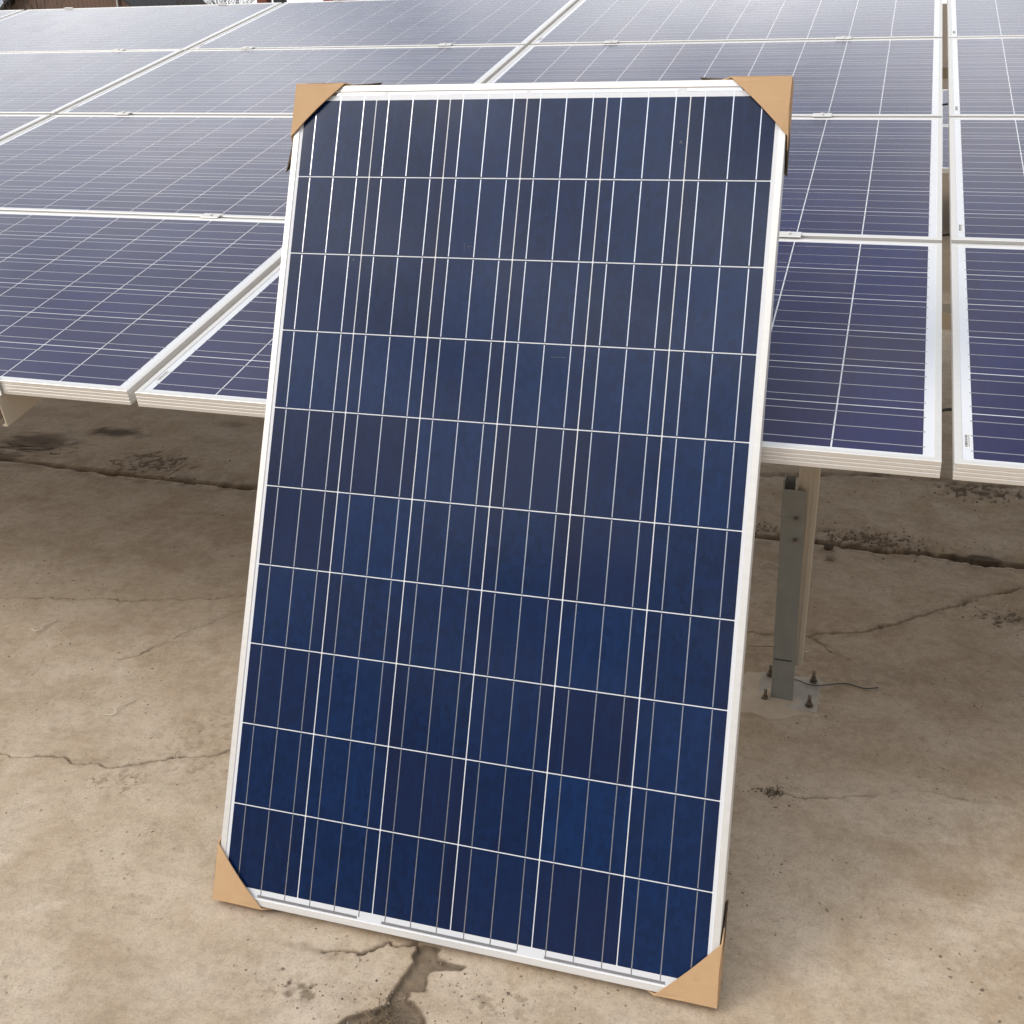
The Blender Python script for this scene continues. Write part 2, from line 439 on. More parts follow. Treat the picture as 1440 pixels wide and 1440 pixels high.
for k, poly in PL.items():
    w, dep, dk = PW[k]
    bx0 = min(q[0] for q in poly)-.2; bx1 = max(q[0] for q in poly)+.2
    by0 = min(q[1] for q in poly)-.2; by1 = max(q[1] for q in poly)+.2
    ix = np.where((gx > bx0) & (gx < bx1))[0]; iy = np.where((gy > by0) & (gy < by1))[0]
    sl = np.ix_(iy, ix)
    amp = .45 if k.startswith('joint') else 1.0
    px = X[sl] + (jx[sl]-X[sl])*amp; py = Y[sl] + (jy[sl]-Y[sl])*amp
    d = seg_dist(px, py, poly)
    wl_ = w*np.clip(.1 + 1.5*fbm(X[sl], Y[sl], 14, 4, 21)**1.5, .2, 2)
    cell = .0034
    ww = np.maximum(wl_, np.maximum(cell, DY[iy][:, None])*.62)
    lvl = np.exp(-(d/ww)**4) * np.minimum(1, wl_/ww*1.1)
    gapn = np.clip((fbm(X[sl], Y[sl], 7, 2, 31)-.30)*6, .25, 1) if 'hair' in k else 1
    Z[sl] -= dep*lvl*gapn
    halo = np.exp(-(d/(w*5))**2) * np.clip(fbm(X[sl], Y[sl], 30, 3, 8)*1.6-.55, 0, 1) * (.8 if k.startswith('joint') else .5 if not 'hair' in k else .2)
    dirt[sl] = np.maximum(dirt[sl], np.maximum(dk*lvl*gapn, halo))
# soil filled hollow with broken edge
def inside(px, py, poly):
    r = np.zeros(px.shape, bool); n = len(poly)
    for i in range(n):
        x0, y0 = poly[i]; x1, y1 = poly[(i+1) % n]
        c = ((y0 > py) != (y1 > py)) & (px < (x1-x0)*(py-y0)/(y1-y0+1e-12)+x0)
        r ^= c
    return r
ix = np.where((gx > .5) & (gx < 1.05))[0]; iy = np.where((gy > -.85) & (gy < -.3))[0]; sl = np.ix_(iy, ix)
px = X[sl] + (jx[sl]-X[sl])*.45; py = Y[sl] + (jy[sl]-Y[sl])*.45
ins = inside(px, py, HOLLOW); dd = seg_dist(px, py, HOLLOW + HOLLOW[:1])
sdv = np.where(ins, dd, -dd)
lv = np.clip(sdv/.006, 0, 1)
Z[sl] -= lv*(.009 + (fbm(X[sl], Y[sl], 60, 3, 41)-.5)*.010)
dirt[sl] = np.maximum(dirt[sl], np.clip((sdv+.004)/.006, 0, 1)*(.50+.35*fbm(X[sl], Y[sl], 45, 3, 43)) + np.exp(-(sdv/.004)**2)*.3)
pit = np.zeros_like(X)
for (sx, sy, rx, ry, st, pt) in STAINS:
    ix = np.where((gx > sx-rx*2.5) & (gx < sx+rx*2.5))[0]; iy = np.where((gy > sy-ry*2.5) & (gy < sy+ry*2.5))[0]; sl = np.ix_(iy, ix)
    px = wx[sl]; py = wy[sl]
    e = np.exp(-(((px-sx)/rx)**2+((py-sy)/ry)**2)*1.1)
    n = fbm(X[sl], Y[sl], 26, 4, 51)
    if pt:
        n2 = fbm(X[sl], Y[sl], 70, 3, 61)
        lv = st*np.clip(((.8 if sy > .5 else .45)*e+(n2-.62)*4.2)*1.6, 0, 1)*np.clip(e*3, 0, 1)
        if sy > .5: lv = np.maximum(lv, .45*st*np.clip((e-.35+(n-.5)*1.1)*1.6, 0, 1))
        Z[sl] -= .004*lv
    else:
        lv = st*np.clip((e-.42+(n-.5)*.9)*2.2, 0, 1)
    dirt[sl] = np.maximum(dirt[sl], lv)
ny, nx = X.shape
co = np.stack([X, Y, Z], -1).reshape(-1, 3)
idx = np.arange(nx*ny).reshape(ny, nx)
quads = np.stack([idx[:-1, :-1], idx[:-1, 1:], idx[1:, 1:], idx[1:, :-1]], -1).reshape(-1, 4)
me = bpy.data.meshes.new('ground')
me.vertices.add(len(co)); me.vertices.foreach_set('co', co.astype(np.float32).ravel())
me.loops.add(len(quads)*4); me.loops.foreach_set('vertex_index', quads.astype(np.int32).ravel())
me.polygons.add(len(quads)); me.polygons.foreach_set('loop_start', np.arange(0, len(quads)*4, 4, dtype=np.int32))
me.update(calc_edges=True); me.validate()
at = me.attributes.new('dirt', 'FLOAT', 'POINT'); at.data.foreach_set('value', np.clip(dirt, 0, 1).astype(np.float32).ravel())
me.polygons.foreach_set('use_smooth', np.ones(len(quads), bool))

M_GROUND, nt, p = mat('weathered_concrete')
co_ = objco(nt)
n1 = noise(nt, co_, 1.3, 5, .6); n2 = noise(nt, co_, 6, 6, .65, .4); n3 = noise(nt, co_, 38, 7, .72); n4 = noise(nt, co_, 210, 5, .75)
c = mixc(nt, ramp(nt, n1, [(.3, 0), (.7, 1)]), (.43, .328, .225), (.50, .402, .295))
c = mixc(nt, ramp(nt, n2, [(.38, 0), (.68, .85)]), c, (.62, .525, .42))
c = mixc(nt, ramp(nt, noise(nt, mapped(nt, co_, (1, 2.2, 1)), 3.1, 5, .7, .6), [(.48, 0), (.74, .5)]), c, (.30, .22, .145))
c = mixc(nt, math_(nt, 'MULTIPLY', ramp(nt, n3, [(.34, 1), (.56, 0)]), .36), c, (.25, .19, .135))
c = mixc(nt, math_(nt, 'MULTIPLY', ramp(nt, n4, [(.34, 1), (.50, 0)]), .42), c, (.19, .15, .11))
c = mixc(nt, math_(nt, 'MULTIPLY', ramp(nt, noise(nt, co_, 85, 6, .75), [(.54, 0), (.70, 1)]), .4), c, (.60, .51, .40))
# exposed aggregate specks in worn patches
wear = ramp(nt, noise(nt, co_, 2.4, 4, .6), [(.44, .06), (.62, 1)])
va = nd(nt, 'ShaderNodeTexVoronoi', Scale=120.0); nt.links.new(co_, va.inputs['Vector'])
vs = nd(nt, 'ShaderNodeSeparateColor'); nt.links.new(va.outputs['Color'], vs.inputs[0])
rad = math_(nt, 'MULTIPLY', vs.outputs[0], .42)
dot = math_(nt, 'LESS_THAN', va.outputs['Distance'], rad)
pick = math_(nt, 'GREATER_THAN', vs.outputs[1], .66)
lightdot = math_(nt, 'MULTIPLY', math_(nt, 'MULTIPLY', dot, pick), wear)
c = mixc(nt, math_(nt, 'MULTIPLY', lightdot, .6), c, (.52, .46, .38))
# pits: small dark holes
vb = nd(nt, 'ShaderNodeTexVoronoi', Scale=62.0); wv = nd(nt, 'ShaderNodeTexNoise', Scale=70.0, Detail=2.0); nt.links.new(co_, wv.inputs['Vector'])
av = nt.nodes.new('ShaderNodeVectorMath'); av.operation = 'MULTIPLY_ADD'; nt.links.new(wv.outputs['Color'], av.inputs[0]); av.inputs[1].default_value = (.016, .016, 0); nt.links.new(co_, av.inputs[2])
nt.links.new(av.outputs[0], vb.inputs['Vector'])
vt = nd(nt, 'ShaderNodeSeparateColor'); nt.links.new(vb.outputs['Color'], vt.inputs[0])
pickp = math_(nt, 'MULTIPLY', math_(nt, 'GREATER_THAN', vt.outputs[1], .70), wear)
hole = math_(nt, 'MULTIPLY', ramp(nt, math_(nt, 'SUBTRACT', vb.outputs['Distance'], math_(nt, 'MULTIPLY_ADD', vt.outputs[0], .16, .03)), [(.0, 1), (.06, 0)]), pickp)
c = mixc(nt, math_(nt, 'MULTIPLY', hole, .8), c, (.09, .065, .045))
# bare brown soil beyond the concrete yard
gs_ = nd(nt, 'ShaderNodeSeparateXYZ'); nt.links.new(co_, gs_.inputs[0])
far = ramp(nt, math_(nt, 'MULTIPLY_ADD', gs_.outputs[1], .5, -1.95, clamp=True), [(.2, 0), (.8, 1)])
c = mixc(nt, far, c, mixc(nt, n2, (.12, .088, .058), (.19, .145, .095)))
da = nd(nt, 'ShaderNodeAttribute', attribute_name='dirt')
dn = math_(nt, 'MULTIPLY', da.outputs['Fac'], math_(nt, 'MULTIPLY_ADD', n3, .7, .65), clamp=True)
c = mixc(nt, ramp(nt, dn, [(0, 0), (.55, .75), (1, 1)]), c, mixc(nt, ramp(nt, dn, [(.3, 0), (.95, 1)]), (.20, .145, .094), (.075, .054, .036)))
nt.links.new(c, p.inputs['Base Color'])
p.inputs['Roughness'].default_value = .92
p.inputs['Specular IOR Level'].default_value = .25
hgt = math_(nt, 'ADD', math_(nt, 'MULTIPLY', n3, .5), math_(nt, 'MULTIPLY', n4, .35))
hgt = math_(nt, 'SUBTRACT', hgt, math_(nt, 'MULTIPLY', hole, .9))
hgt = math_(nt, 'ADD', hgt, math_(nt, 'MULTIPLY', lightdot, .25))
bp = nd(nt, 'ShaderNodeBump', Strength=.8, Distance=.004); nt.links.new(hgt, bp.inputs['Height']); nt.links.new(bp.outputs[0], p.inputs['Normal'])
me.materials.append(M_GROUND)
ground = bpy.data.objects.new('ground', me); COL.objects.link(ground); tag(ground, kind='structure')

# ------------------------------------------------------------------ solar panel builders (local x = width, y = height, z = out of the glass)
def frame_mesh(Wd, Ht):
    prof = [(.0007, 0), (0, -.0007), (0, -.0085), (.0011, -.0092), (.0011, -.0102), (0, -.0109), (0, -.0165), (.0011, -.0172), (.0011, -.0182), (0, -.0189),
            (0, -.0245), (.0011, -.0252), (.0011, -.0262), (0, -.0269), (0, -.035), (.022, -.035), (.022, -.0333), (.0018, -.0333), (.0018, -.0075), (.013, -.0075),
            (.013, -.0007), (.0123, 0)]
    b = MB()
    n = len(prof)
    for d, z in prof:
        for (x, y) in ((d, d), (Wd-d, d), (Wd-d, Ht-d), (d, Ht-d)): b.v.append((x, y, z))
    for i in range(n):
        j = (i+1) % n
        for k in range(4):
            k2 = (k+1) % 4
            b.f.append((i*4+k, j*4+k, j*4+k2, i*4+k2)); b.m.append(0); b.sm.append(False)
    return b

def rect(b, x0, x1, y0, y1, z, mi=0):
    b.poly([(x0, y0, z), (x1, y0, z), (x1, y1, z), (x0, y1, z)], mi)

CELL = .1570
def cell_grid(b, nx_, ny_, ox, oy, z, mi=0, shr=0.0):
    for i in range(nx_):
        for j in range(ny_):
            x = ox+i*PIT+shr; y = oy+j*PIT+shr; k = .0012
            x1 = x+CELL-2*shr; y1 = y+CELL-2*shr
            b.poly([(x+k, y, z), (x1-k, y, z), (x1, y+k, z), (x1, y1-k, z), (x1-k, y1, z), (x+k, y1, z), (x, y1-k, z), (x, y+k, z)], mi)

LONG, SHORT = 1.650, .992
def array_panel():
    root = empty('solar_panel')
    frame_mesh(LONG, SHORT).build('frame', M_ALU, root)
    l = MB(); l.box(.004, LONG-.004, .004, SHORT-.004, -.0062, -.0016)
    lam = l.build('glass_laminate', M_BACK_A, root)
    ox = (LONG-10*CELL-9*(PIT-CELL))/2; oy = (SHORT-6*CELL-5*(PIT-CELL))/2
    g = MB(); cell_grid(g, 10, 6, ox, oy, -.00142, shr=.0004)
    g.build('cell_grid', M_CELL_A, lam)
    r = MB()
    for j in range(6):
        for q in (1/6, .5, 5/6):
            y = oy+j*PIT+q*CELL
            rect(r, ox-.003, LONG-ox+.003, y-.0014, y+.0014, -.00126)
    r.build('busbar_ribbons', M_BAR_A, lam)
    # paper serial label on the left margin: a bar code beside a line of digits too small to read
    s = MB(); x0, y0 = .0165, .055
    rect(s, x0, x0+.011, y0, y0+.050, -.00140, 0)
    rr = random.Random(3); y = y0+.004
    while y < y0+.045:
        w = rr.choice((.0012, .0020, .0028)); rect(s, x0+.0012, x0+.0058, y, y+w, -.00128, 1); y += w+rr.choice((.001, .0018))
    y = y0+.004
    while y < y0+.045:
        rect(s, x0+.0072, x0+.0092, y, y+.0012, -.00128, 1); y += .0024
    s.build('serial_label', [M_LABEL, M_INK], lam)
    return root
M_LABEL = simple('white_paper_label', (.74, .74, .73), .6, 0, .04)
M_INK = simple('black_label_ink', (.05, .05, .055), .6, 0, .1)

# ------------------------------------------------------------------ the array
TILT = 0.20943; H0 = .9008
CT, ST = math.cos(TILT), math.sin(TILT)
ROWP = SHORT+.020
def arr(u, v, n): return Vector((u, v*CT-n*ST, H0+v*ST+n*CT))
GAPW = .0215
colx = {-3: -3*(LONG+.0195), -2: -2*(LONG+.0195), -1: -(LONG+.0195), 0: 0.0, 1: LONG+GAPW}
rown = ['bottom', 'second', 'third', 'top']
LAB = {
    (0, 0): 'landscape solar panel in the front row directly behind the leaning panel, above the grey post',
    (0, 1): 'second-row solar panel directly behind the upper half of the leaning panel',
    (0, 2): 'third-row solar panel showing on both sides of the leaning panel top right corner',
    (0, 3): 'pale reflecting solar panel in the rear row just above the leaning panel top edge',
    (-1, 0): 'violet-blue solar panel at front left whose bare front edge overhangs the concrete',
    (-1, 1): 'solar panel in the second row, left of the leaning panel upper left side',
    (-1, 2): 'greyish solar panel in the third row touching the upper left cardboard corner',
    (-1, 3): 'washed-out solar panel in the rear row above left of the leaning panel',
    (-2, 0): 'front-row solar panel at the far left end beyond the picture edge',
    (-2, 1): 'second-row solar panel of which only a corner shows at the left edge',
    (-2, 2): 'third-row solar panel cut off by the left edge of the photo',
    (-2, 3): 'very pale solar panel in the rear row below the brown house',
    (-3, 0): 'leftmost front-row solar panel outside the picture',
    (-3, 1): 'leftmost second-row solar panel outside the picture',
    (-3, 2): 'leftmost third-row solar panel outside the picture',
    (-3, 3): 'rear-row solar panel showing as a tiny sliver below the upper left bare tree',
    (1, 0): 'front-row solar panel right of the wide gap with a barcode label on its margin',
    (1, 1): 'second-row solar panel at the right edge beyond the wide gap',
    (1, 2): 'third-row solar panel at the right edge beyond the wide gap',
    (1, 3): 'rear-row solar panel in the upper right corner beyond the wide gap',
}
proto = array_panel()
first = True
for ci in (0, -1, 1, -2, -3):
    for ri in range(4):
        o = proto if first else copy_tree(proto)
        first = False
        jit = rng.uniform(-.0015, .0015)
        o.location = arr(colx[ci], ri*ROWP, jit)
        o.rotation_euler = (TILT + rng.uniform(-.0012, .0012), rng.uniform(-.0008, .0008), 0)
        tag(o, LAB[(ci, ri)], 'solar panel', 'landscape solar panels of the array')

# second array, seen only through the wide gap
for ri in range(2):
    o = copy_tree(proto)
    o.location = (1.0, 7.0+ri*ROWP*CT, .54+ri*ROWP*ST); o.rotation_euler = (TILT, 0, 0)
    tag(o, ['lower solar panel of a further array, glimpsed through the wide gap', 'upper solar panel of a further array, glimpsed through the wide gap'][ri], 'solar panel', 'solar panels of the array behind')

# ------------------------------------------------------------------ mounting rails with their clamps
def rail():
    root = empty('mounting_rail')
    b = MB(); z1 = -.0365; z0 = z1-.075
    L = 4*ROWP+.02
    # C-shaped extrusion, open below, running up the slope
    b.box(-.024, .024, -.018, L, z1-.004, z1, bev=.0006)
    b.box(-.024, -.0205, -.018, L, z0, z1-.0042)
    b.box(.0205, .024, -.018, L, z0, z1-.0042)
    b.box(-.0203, -.010, -.018, L, z0, z0+.003)
    b.box(.010, .0203, -.018, L, z0, z0+.003)
    b.build('rail_profile', M_RAIL, root)
    for k in range(5):
        c = MB()
        v = k*ROWP-.010
        if k in (0, 4):
            s_ = -1 if k == 0 else 1
            v = -.002 if k == 0 else 4*ROWP-.018
            # Z-shaped end clamp: lip over the frame, web down its face, foot on the rail
            c.box(-.026, .026, v+(-.010 if s_ > 0 else -.014+.010-.001), v+(.001+.003 if s_ > 0 else .010), .0022, .0050, bev=.0005)
            c.box(-.026, .026, v+s_*.0012, v+s_*.0042, -.0330, .0020)
            c.box(-.026, .026, v+s_*.0012, v+s_*.026, -.0362, -.0332)
            c.tube([(0, v+s_*.014, -.0330), (0, v+s_*.014, -.0255)], .0065, 6)
        else:
            c.box(-.030, .030, v-.016, v+.016, .0022, .0052, bev=.0006)
            c.box(-.030, .030, v-.0075, v-.0050, -.030, .0020)
            c.box(-.030, .030, v+.0050, v+.0075, -.030, .0020)
            c.tube([(0, v, .0054), (0, v, .0100)], .0060, 6)
        c.build('end_clamp' if k in (0, 4) else 'mid_clamp', M_ALU, root)
    return root
RL = {-.385: 'mounting rail under the front left panel, clamps on seams just left of the leaning panel',
      -1.355: 'mounting rail under the left panels whose clamps sit nearer the left edge',
      -2.05: 'mounting rail whose clamp shows on the rear seam below the brown house end',
      -3.05: 'far left mounting rail whose clamp stands on the rear edge below the brown house',
      .352: 'mounting rail behind the leaning panel left half, end clamp peeking past its left edge',
      1.285: 'mounting rail carried by the grey post, clamps right of the leaning panel'}
pr = rail(); fr_ = True
for u, lb in RL.items():
    o = pr if fr_ else copy_tree(pr)
    fr_ = False
    o.location = arr(u, 0, 0); o.rotation_euler = (TILT, 0, 0)
    tag(o, lb, 'rail', 'mounting rails under the array')

# crosswise purlins, glimpsed through the gap
for v, lb in ((.86, 'crosswise aluminium purlin seen through the lower part of the wide gap'), (3.05, 'crosswise aluminium purlin seen through the upper part of the wide gap')):
    b = MB(); b.box(-5.0, 3.4, -.025, .025, -.045, 0, bev=.001)
    o = b.build('purlin', M_RAIL); o.location = arr(0, v, -.1125); o.rotation_euler = (TILT, 0, 0)
    tag(o, lb, 'purlin', 'purlins under the mounting rails')

# ------------------------------------------------------------------ grey support post
def bolt(b, x, y, z, h, r, mi=0):
    b.tube([(x, y, z), (x, y, z+h)], r*.55, 8, mi)
    b.tube([(x, y, z+.001), (x, y, z+.010)], r, 6, mi)
    b.tube([(x, y, z-.0005), (x, y, z+.0018)], r*1.35, 12, mi)
px0, py0 = 1.337, .592
post = empty('support_post', (px0, py0, gz(px0, py0)))
tag(post, 'grey galvanised steel post bolted to the concrete, pale aluminium strut fixed to its back', 'post')
b = MB(); hh = .579
b.box(0, .055, 0, .0035, .0055, hh, bev=.0008)
b.box(0, .0035, .0037, .042, .0055, hh+.022, bev=.0008)
b.box(.0035, .026, .0385, .042, .0055, hh+.022)
b.build('channel', M_GALV, post)
b = MB()
topz = H0 + (py0+.03)*math.tan(TILT) - .118
b.box(.036, .078, .006, .036, .10, topz, bev=.002)
b.box(.030, .0359, .008, .034, .12, topz)
# shallow grooves along the strut: raised ribs on its front face
for x in (.046, .057, .068): b.box(x-.0016, x+.0016, .0040, .0058, .101, topz-.001)
st_ = b.build('strut', M_RAIL, post); st_.location = (-.009, .010, 0); st_.rotation_euler = (0, math.radians(1.2), 0)
b = MB(); b.box(.004, .046, -.0006, -.0001, .118, .122); b.build('pen_mark', M_WIRE, post)
b = MB(); b.box(-.035, .115, -.030, .125, 0, .006, bev=.001); b.build('base_plate', M_PLATE, post)
# rough mortar bedding smeared round and over the plate
b = MB(); NX = 46
for j in range(NX+1):
    for i in range(NX+1):
        x = -.13+.36*i/NX; y = -.095+.30*j/NX
        n_ = float(fbm(np.array(x+5.), np.array(y+3.), 26, 4, 3)); n2_ = float(fbm(np.array(x+5.), np.array(y+3.), 9, 3, 13))
        e = max(abs(x-.02)/.115, abs(y-.035)/.098)
        e2 = math.hypot((x-.0)/.105, (y+.02)/.07)
        h_ = .0085*(1-min(1.6, e+ (n2_-.5)*.9)) + .0075*max(0, 1-e2)*1.1 + (n_-.5)*.005 - .0012
        b.v.append((x, y, max(-.012, min(.0125, h_))))
for j in range(NX):
    for i in range(NX):
        k = j*(NX+1)+i; b.f.append((k, k+1, k+NX+2, k+NX+1)); b.m.append(0); b.sm.append(True)
b.build('mortar_bed', M_MORTAR, post)
for z in (.505, .448):
    b = MB(); b.tube([(.037, 0, z), (.037, -.002, z)], .0088, 12); b.tube([(.037, -.002, z), (.037, -.0080, z)], .0066, 6); b.tube([(.037, -.0095, z), (.037, -.014, z)], .004, 8)
    b.build('bolt', M_STEEL, post)
for (x, y) in ((-.012, -.012), (.096, -.010), (.098, .108), (-.012, .108)):
    b = MB(); bolt(b, x, y, .008, .028, .0078); b.build('anchor_bolt', M_BOLT, post)

# ------------------------------------------------------------------ the leaning panel
FX, FY, FZ, YAW, LEAN, ROLL = .36049, -.44299, .0100, .002857, .409291, .0095168
U = Vector((math.cos(YAW), math.sin(YAW), 0)); Bk = Vector((-math.sin(YAW), math.cos(YAW), 0))
V = Vector((0, 0, 1))*math.cos(LEAN) + Bk*math.sin(LEAN)
U2 = U*math.cos(ROLL)+V*math.sin(ROLL); V2 = V*math.cos(ROLL)-U*math.sin(ROLL); N2 = U2.cross(V2)
MF = Matrix(((U2.x, V2.x, N2.x, FX), (U2.y, V2.y, N2.y, FY), (U2.z, V2.z, N2.z, FZ), (0, 0, 0, 1)))
lean = empty('solar_panel'); lean.matrix_world = MF
tag(lean, 'deep blue solar panel standing upright and leaning against the array, cardboard on its corners', 'solar panel')
frame_mesh(SHORT, LONG).build('frame', M_ALU, lean)
l = MB(); l.box(.004, SHORT-.004, .004, LONG-.004, -.0062, -.0016)
lam = l.build('glass_laminate', M_BACK_F, lean)
ox = (SHORT-6*CELL-5*(PIT-CELL))/2; oy = (LONG-10*CELL-9*(PIT-CELL))/2
for i in range(6):
    g = MB(); cell_grid(g, 1, 10, ox+i*PIT, oy, -.00142)
    for q in (1/6, .5, 5/6):
        x = ox+i*PIT+q*CELL
        for j in range(10):
            y0 = oy+j*PIT; e0 = .0018; e1 = .0018
            a = y0-.0115 if j == 0 else y0+e0
            z = y0+CELL+.0125 if j == 9 else y0+CELL-e1
            rect(g, x-.00095, x+.00095, a, z, -.00126, 1)
    g.build('cell_string', [M_CELL_F, M_BAR_F], lam)
for y, segs in ((oy-.0155, ((.45, 1.80), (2.12, 3.82), (4.15, 5.55))), (LONG-oy+.0105, ((.15, 1.10), (1.15, 2.98), (3.03, 4.84), (4.94, 5.85)))):
    for s0, s1 in segs:
        g = MB(); rect(g, ox+s0*PIT, ox+s1*PIT, y, y+.0052, -.00120)
        g.build('string_ribbon', M_BAR_F, lam)
M_SCUFF = simple('pale_scuff_mark', (.055, .068, .10), .6, 0, .3, 300)
for (x, y, w_, h_) in ((.590, 1.118, .030, .0011), (.395, 1.318, .0012, .014), (.401, 1.325, .010, .0011), (.16, 1.29, .004, .004), (.80, 1.53, .005, .006)):
    b = MB(); rect(b, x, x+w_, y, y+h_, -.0011); b.build('scuff_mark', M_SCUFF, lam)
b = MB(); b.box(.42, .57, 1.44, 1.53, -.030, -.0064, bev=.003); b.build('junction_box', M_BLACK, lean)

# cardboard corner protectors
def protector(name, cu, cv, label):
    su = 1 if cu == 0 else -1; sv = 1 if cv == 0 else -1
    ou = 0 if cu == 0 else SHORT; ov = 0 if cv == 0 else LONG
    P = lambda a, c_, n: (ou+su*a, ov+sv*c_, n)
    t = .0028; La = .106; Lb = .170; zf = .0024; zb = -.0376
    b = MB(); NS = 10
    # front pocket: right-angled triangle, its long free edge bowing slightly outwards and lifting off the glass
    hyp = []
    for i in range(NS+1):
        s_ = i/NS; bow = math.sin(math.pi*s_)
        a = La*(1-s_)-t*s_ - .0015*bow; c_ = La*s_-t*(1-s_) - .0015*bow
        hyp.append((a, c_, zf+.0025*bow))
    cor = (-t, -t, zf)
    for i in range(NS):
        h0, h1 = hyp[i], hyp[i+1]
        m0 = tuple((x*.55+y*.45) for x, y in zip(h0, cor)); m1 = tuple((x*.55+y*.45) for x, y in zip(h1, cor))
        m0 = (m0[0], m0[1], zf+.0004); m1 = (m1[0], m1[1], zf+.0004)
        b.poly([P(*h0), P(*h1), P(*m1), P(*m0)]); b.poly([P(*m0), P(*m1), P(*cor)])
    zm = -.016
    for sw in (0, 1):
        Q = (lambda a, n, fl=0: P(a, -t-fl, n)) if sw == 0 else (lambda a, n, fl=0: P(-t-fl, a, n))
        Lm = La+(Lb-La)*.35
        b.poly([Q(-t, zf), Q(La, zf), Q(Lm, zm), Q(-t, zm)]); fl = (.0155 if cv else .004, .0015 if cu else (.026 if cv else .014))[sw]
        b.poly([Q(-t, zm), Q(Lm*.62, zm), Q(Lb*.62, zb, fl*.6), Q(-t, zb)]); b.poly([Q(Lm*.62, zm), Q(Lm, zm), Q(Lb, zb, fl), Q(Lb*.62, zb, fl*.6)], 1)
    f0 = .0155 if cv else .004; f1 = .0015 if cu else (.026 if cv else .014)
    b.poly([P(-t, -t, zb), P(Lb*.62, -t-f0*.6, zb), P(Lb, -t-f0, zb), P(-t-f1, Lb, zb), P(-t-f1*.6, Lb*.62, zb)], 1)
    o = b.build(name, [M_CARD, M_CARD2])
    import bmesh
    bm = bmesh.new(); bm.from_mesh(o.data)
    bmesh.ops.remove_doubles(bm, verts=bm.verts, dist=1e-5); bmesh.ops.recalc_face_normals(bm, faces=bm.faces)
    # make sure the card thickens outwards
    c0 = Vector(P(.03, .03, -.018))
    flip = [f for f in bm.faces if f.normal.dot(f.calc_center_median()-c0) < 0]
    if len(flip) > len(bm.faces)/2: bmesh.ops.reverse_faces(bm, faces=bm.faces)
    bm.to_mesh(o.data); bm.free()
    md = o.modifiers.new('card', 'SOLIDIFY'); md.thickness = .0022; md.offset = 1.0
    o.matrix_world = MF
    tag(o, label, 'corner protector', 'cardboard corner protectors on the leaning panel')
    return o
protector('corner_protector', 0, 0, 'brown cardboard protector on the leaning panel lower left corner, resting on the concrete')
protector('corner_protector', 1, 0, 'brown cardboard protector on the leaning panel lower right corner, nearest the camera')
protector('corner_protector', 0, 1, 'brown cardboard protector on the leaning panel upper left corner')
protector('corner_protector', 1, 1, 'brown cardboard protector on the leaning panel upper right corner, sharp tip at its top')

# ------------------------------------------------------------------ cables in the gap
def cable(name, pts, r, m, label, cat, group=None, n=8):
    b = MB()
    P = [Vector(q) for q in pts]; out = []
    for i in range(len(P)-1):
        p0 = P[max(i-1, 0)]; p1 = P[i]; p2 = P[i+1]; p3 = P[min(i+2, len(P)-1)]
        for k in range(6):
            t = k/6
            out.append(.5*((2*p1)+(p2-p0)*t+(2*p0-5*p1+4*p2-p3)*t*t+(3*p1-p0-3*p2+p3)*t**3))
    out.append(P[-1])
    b.tube(out, r, n)
    o = b.build(name, m); tag(o, label, cat, group); return o
for v, dv, lb in ((.286, .03, 'black cable crossing the wide gap between the front-row panels'), (1.19, .05, 'black cable crossing the wide gap between the second-row panels'), (2.35, .06, 'black cable crossing the wide gap between the third-row panels')):
    cable('cable', [arr(1.25, v-.16, -.055), arr(1.5, v-.08, -.075), arr(1.665, v, -.06), arr(1.85, v+dv*1.5, -.075), arr(2.2, v+.12, -.055)], .0032, M_BLACK, lb, 'cable', 'black cables under the panels')

# ------------------------------------------------------------------ litter on the concrete
def litter(name, pts, r, m, label, cat, group=None, lift=.0):
    o = cable(name, [(x, y, gz(x, y)+r+lift+.0006+dz) for (x, y, dz) in pts], r, m, label, cat, group, 6)
    return o
litter('cable_tie', [(-.7783, .4087, 0), (-.7524, .3983, .002), (-.7418, .4101, .004), (-.7492, .4256, .004), (-.734, .4702, .001)], .0019, M_PALE, 'pale cut cable tie on the concrete at left, the one farther from the camera', 'cable tie', 'cut cable ties on the concrete')
litter('cable_tie', [(-.2836, .0813, 0), (-.26, .0813, .002), (-.2572, .0922, .004), (-.2673, .1063, .004), (-.2452, .1577, .001)], .0014, M_PALE, 'pale hooked cable tie on the concrete left of the leaning panel, above the dark crack', 'cable tie', 'cut cable ties on the concrete')
litter('cable_tie', [(1.222, 1.3456, 0), (1.2368, 1.3705, .004), (1.2539, 1.3752, .005), (1.2731, 1.3596, .002), (1.2902, 1.3643, 0)], .0022, M_PALE, 'pale curved cable tie lying under the array just left of the grey post', 'cable tie', 'cut cable ties on the concrete')
litter('wire', [(1.3815, .699, .004), (1.4021, .6906, .006), (1.4211, .6783, .007), (1.4443, .6779, .007), (1.465, .6873, .006), (1.4991, .7111, .002), (1.5253, .7186, 0), (1.561, .7076, 0), (1.5956, .721, 0)], .0013, M_WIRE, 'thin dark wire snaking from the post base plate onto the concrete', 'wire')
litter('straw', [(1.2492, .8473, 0), (1.2744, .8464, .003), (1.3206, .8634, 0)], .0012, M_STRAW, 'dry straw lying left of the grey post', 'straw', 'dry straws by the post')
litter('straw', [(1.3792, .8058, 0), (1.3949, .841, .004), (1.4087, .8566, 0)], .0014, M_PALE, 'short pale straw lying right of the grey post', 'straw', 'dry straws by the post')

